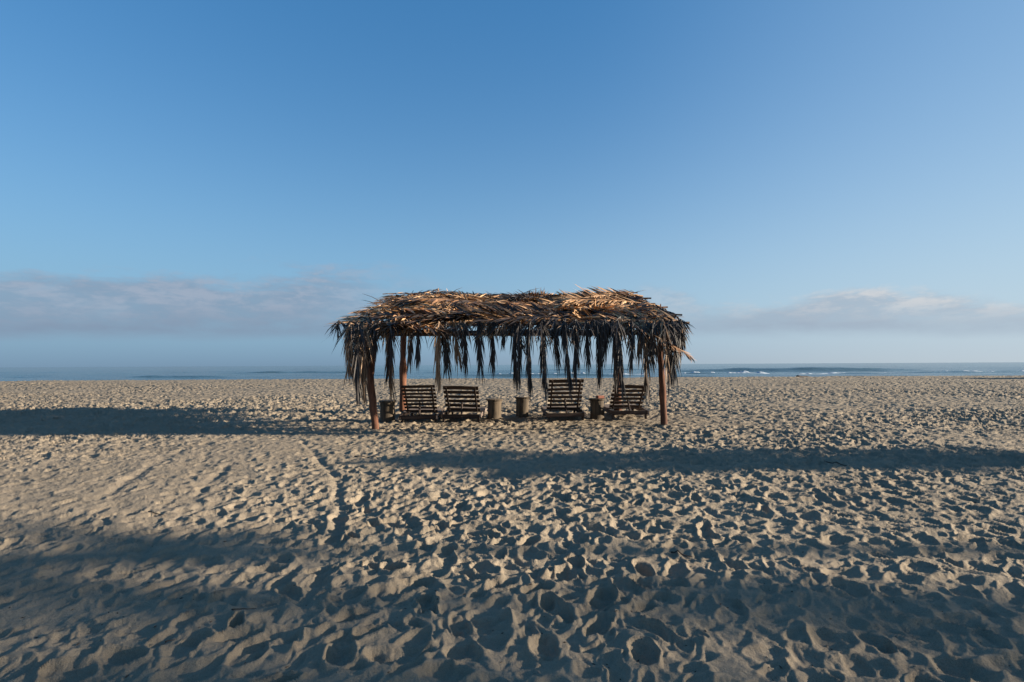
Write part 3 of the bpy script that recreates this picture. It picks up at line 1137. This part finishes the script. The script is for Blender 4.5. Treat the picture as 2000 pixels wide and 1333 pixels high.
# ------------------------------------------------------------------ unseen shelters and palms added to throw the long shadows
def shadow_shelter(x0, x1, y0, y1, z, label):
    """an unseen shelter beyond the right edge, added and shaped for its shadow"""
    r_ = random.Random(int(x0))
    e = empty('thatched_shelter', ((x0 + x1) / 2, (y0 + y1) / 2, 0))
    tag(e, label, 'beach shelter')
    c = Vector(((x0 + x1) / 2, (y0 + y1) / 2, 0))
    for px_ in (x0 + 0.4, (x0 + x1) / 2, x1 - 0.4):
        for py_ in (y0 + 0.25, y1 - 0.25):
            V, F = tube([Vector((px_, py_, -0.4)) - c, Vector((px_ + 0.03, py_, z * 0.5)) - c, Vector((px_, py_, z - 0.05)) - c], [0.09, 0.08, 0.075], 8)
            obj('post', mesh_py('post', V, F, True), M_POST, e)
    for py_ in (y0 + 0.25, y1 - 0.25):
        V, F = tube([Vector((x0, py_, z)) - c, Vector((x1, py_, z)) - c], [0.07, 0.07], 8)
        obj('beam', mesh_py('beam', V, F, True), M_BEAM, e)
    nx = int((x1 - x0) / 0.9)
    for i in range(nx):
        for j in range(max(3, int((y1 - y0) / 0.45))):
            o = bpy.data.objects.new('palm_frond', r_.choice(FLAT))
            link(o, e)
            o.location = Vector((x0 + (i + 0.8) * (x1 - x0) / nx, y0 + 0.2 + j * 0.45, z + 0.1 + 0.06 * j + 0.1 * r_.random())) - c
            o.rotation_euler = (r_.gauss(0, 0.3), r_.gauss(0, 0.05), math.pi + r_.gauss(0, 0.15))
    for i in range(nx * 2):
        o = bpy.data.objects.new('hanging_frond', r_.choice(SHORT))
        link(o, e)
        o.location = Vector((x0 + (i + 0.5) * (x1 - x0) / nx / 2, y0 + 0.3 if i % 2 else y1 - 0.2, z + 0.15)) - c
        o.rotation_euler = (0, 0, r_.gauss(0, 0.3) + (0 if i % 2 else math.pi))
    return e


shadow_shelter(12.2, 25.0, 7.78, 8.42, 2.75, 'unseen thatched shelter added at right to cast the long shadow band')
shadow_shelter(62.0, 84.0, 50.0, 54.0, 2.9, 'unseen distant thatched shelter added to cast the far shadow band')


def palm(x, y, H, crown_r, label, seed):
    r_ = random.Random(seed)
    e = empty('shade_palm', (x, y, hz(x, y) if abs(x) < 1.3 * y else 0.0))
    tag(e, label, 'palm tree', 'unseen palms added to shade the foreground')
    pts, rad = [], []
    lean = Vector((r_.gauss(0, 0.05), r_.gauss(0, 0.04), 0))
    e.location.x -= lean.x * H
    e.location.y -= lean.y * H
    for i in range(12):
        t = i / 11
        pts.append(Vector((0, 0, -0.3 + (H + 0.3) * t)) + lean * H * t * t)
        rad.append(0.20 - 0.09 * t + (0.10 * math.exp(-t * 14)))
    V, F = tube(pts, rad, 10, True, 0.08, r_)
    obj('trunk', mesh_py('trunk', V, F, True), M_BEAM, e)
    V, F = [], []
    top_ = pts[-1]
    for k in range(22):
        az = k * 2.4 + r_.gauss(0, 0.15)
        el = r_.uniform(-0.6, 0.8)
        L = crown_r * r_.uniform(0.85, 1.1)
        q = top_.copy()
        d = Vector((math.cos(az) * math.cos(el), math.sin(az) * math.cos(el), math.sin(el)))
        seg = 8
        for s in range(seg):
            q2 = q + d * (L / seg)
            for s_ in (-1, 1):
                for m in range(4):
                    p = q.lerp(q2, m / 4)
                    lat = d.cross(Vector((0, 0, 1))).normalized() * s_
                    dd = d * 0.6 + lat * 0.8 + Vector((0, 0, -0.45))
                    leaflet(V, F, p, dd, d, 0.32 * crown_r * (1.05 - 0.07 * s), 0.06, 0.3, r_)
            d = (d + Vector((0, 0, -0.16))).normalized()
            q = q2
    obj('crown', mesh_py('crown', V, F), M_PALM, e)
    return e


M_PALM = leaf_material('green_palm_leaf', rgb(0.10, 0.14, 0.04), rgb(0.06, 0.10, 0.03), rgb(0.04, 0.06, 0.02), 0.3)
# unseen palms added for foreground shade (where the crown's shadow falls: x, y), distance to the right, crown radius
SHADE_PALMS = ((-3.8, 4.70, 38, 0.95), (-6.4, 3.8, 52, 1.05), (-2.6, 3.35, 60, 0.75), (1.4, 3.55, 44, 0.6), (3.4, 2.45, 41, 1.0), (5.6, 4.2, 57, 0.8),
         (-2.4, 2.55, 70, 1.0), (0.4, 2.25, 76, 0.8))
LOOKS = ('shortest palm tree', 'tall palm tree with a wide crown', 'slender palm tree with a small crown', 'thin palm tree with few fronds',
         'bushy palm tree nearest the water line', 'leaning palm tree at the end of the row', 'broad palm tree far behind the row', 'farthest palm tree of all')
for (xs_, ys_, dist, cr), look in zip(SHADE_PALMS, LOOKS):
    d_ = dist - xs_
    palm(dist, ys_ + d_ * SUN_DIR.y / SUN_DIR.x, d_ * SUN_DIR.z / SUN_DIR.x, cr, look + ', unseen, added at right to shade the foreground', 900 + int(dist))
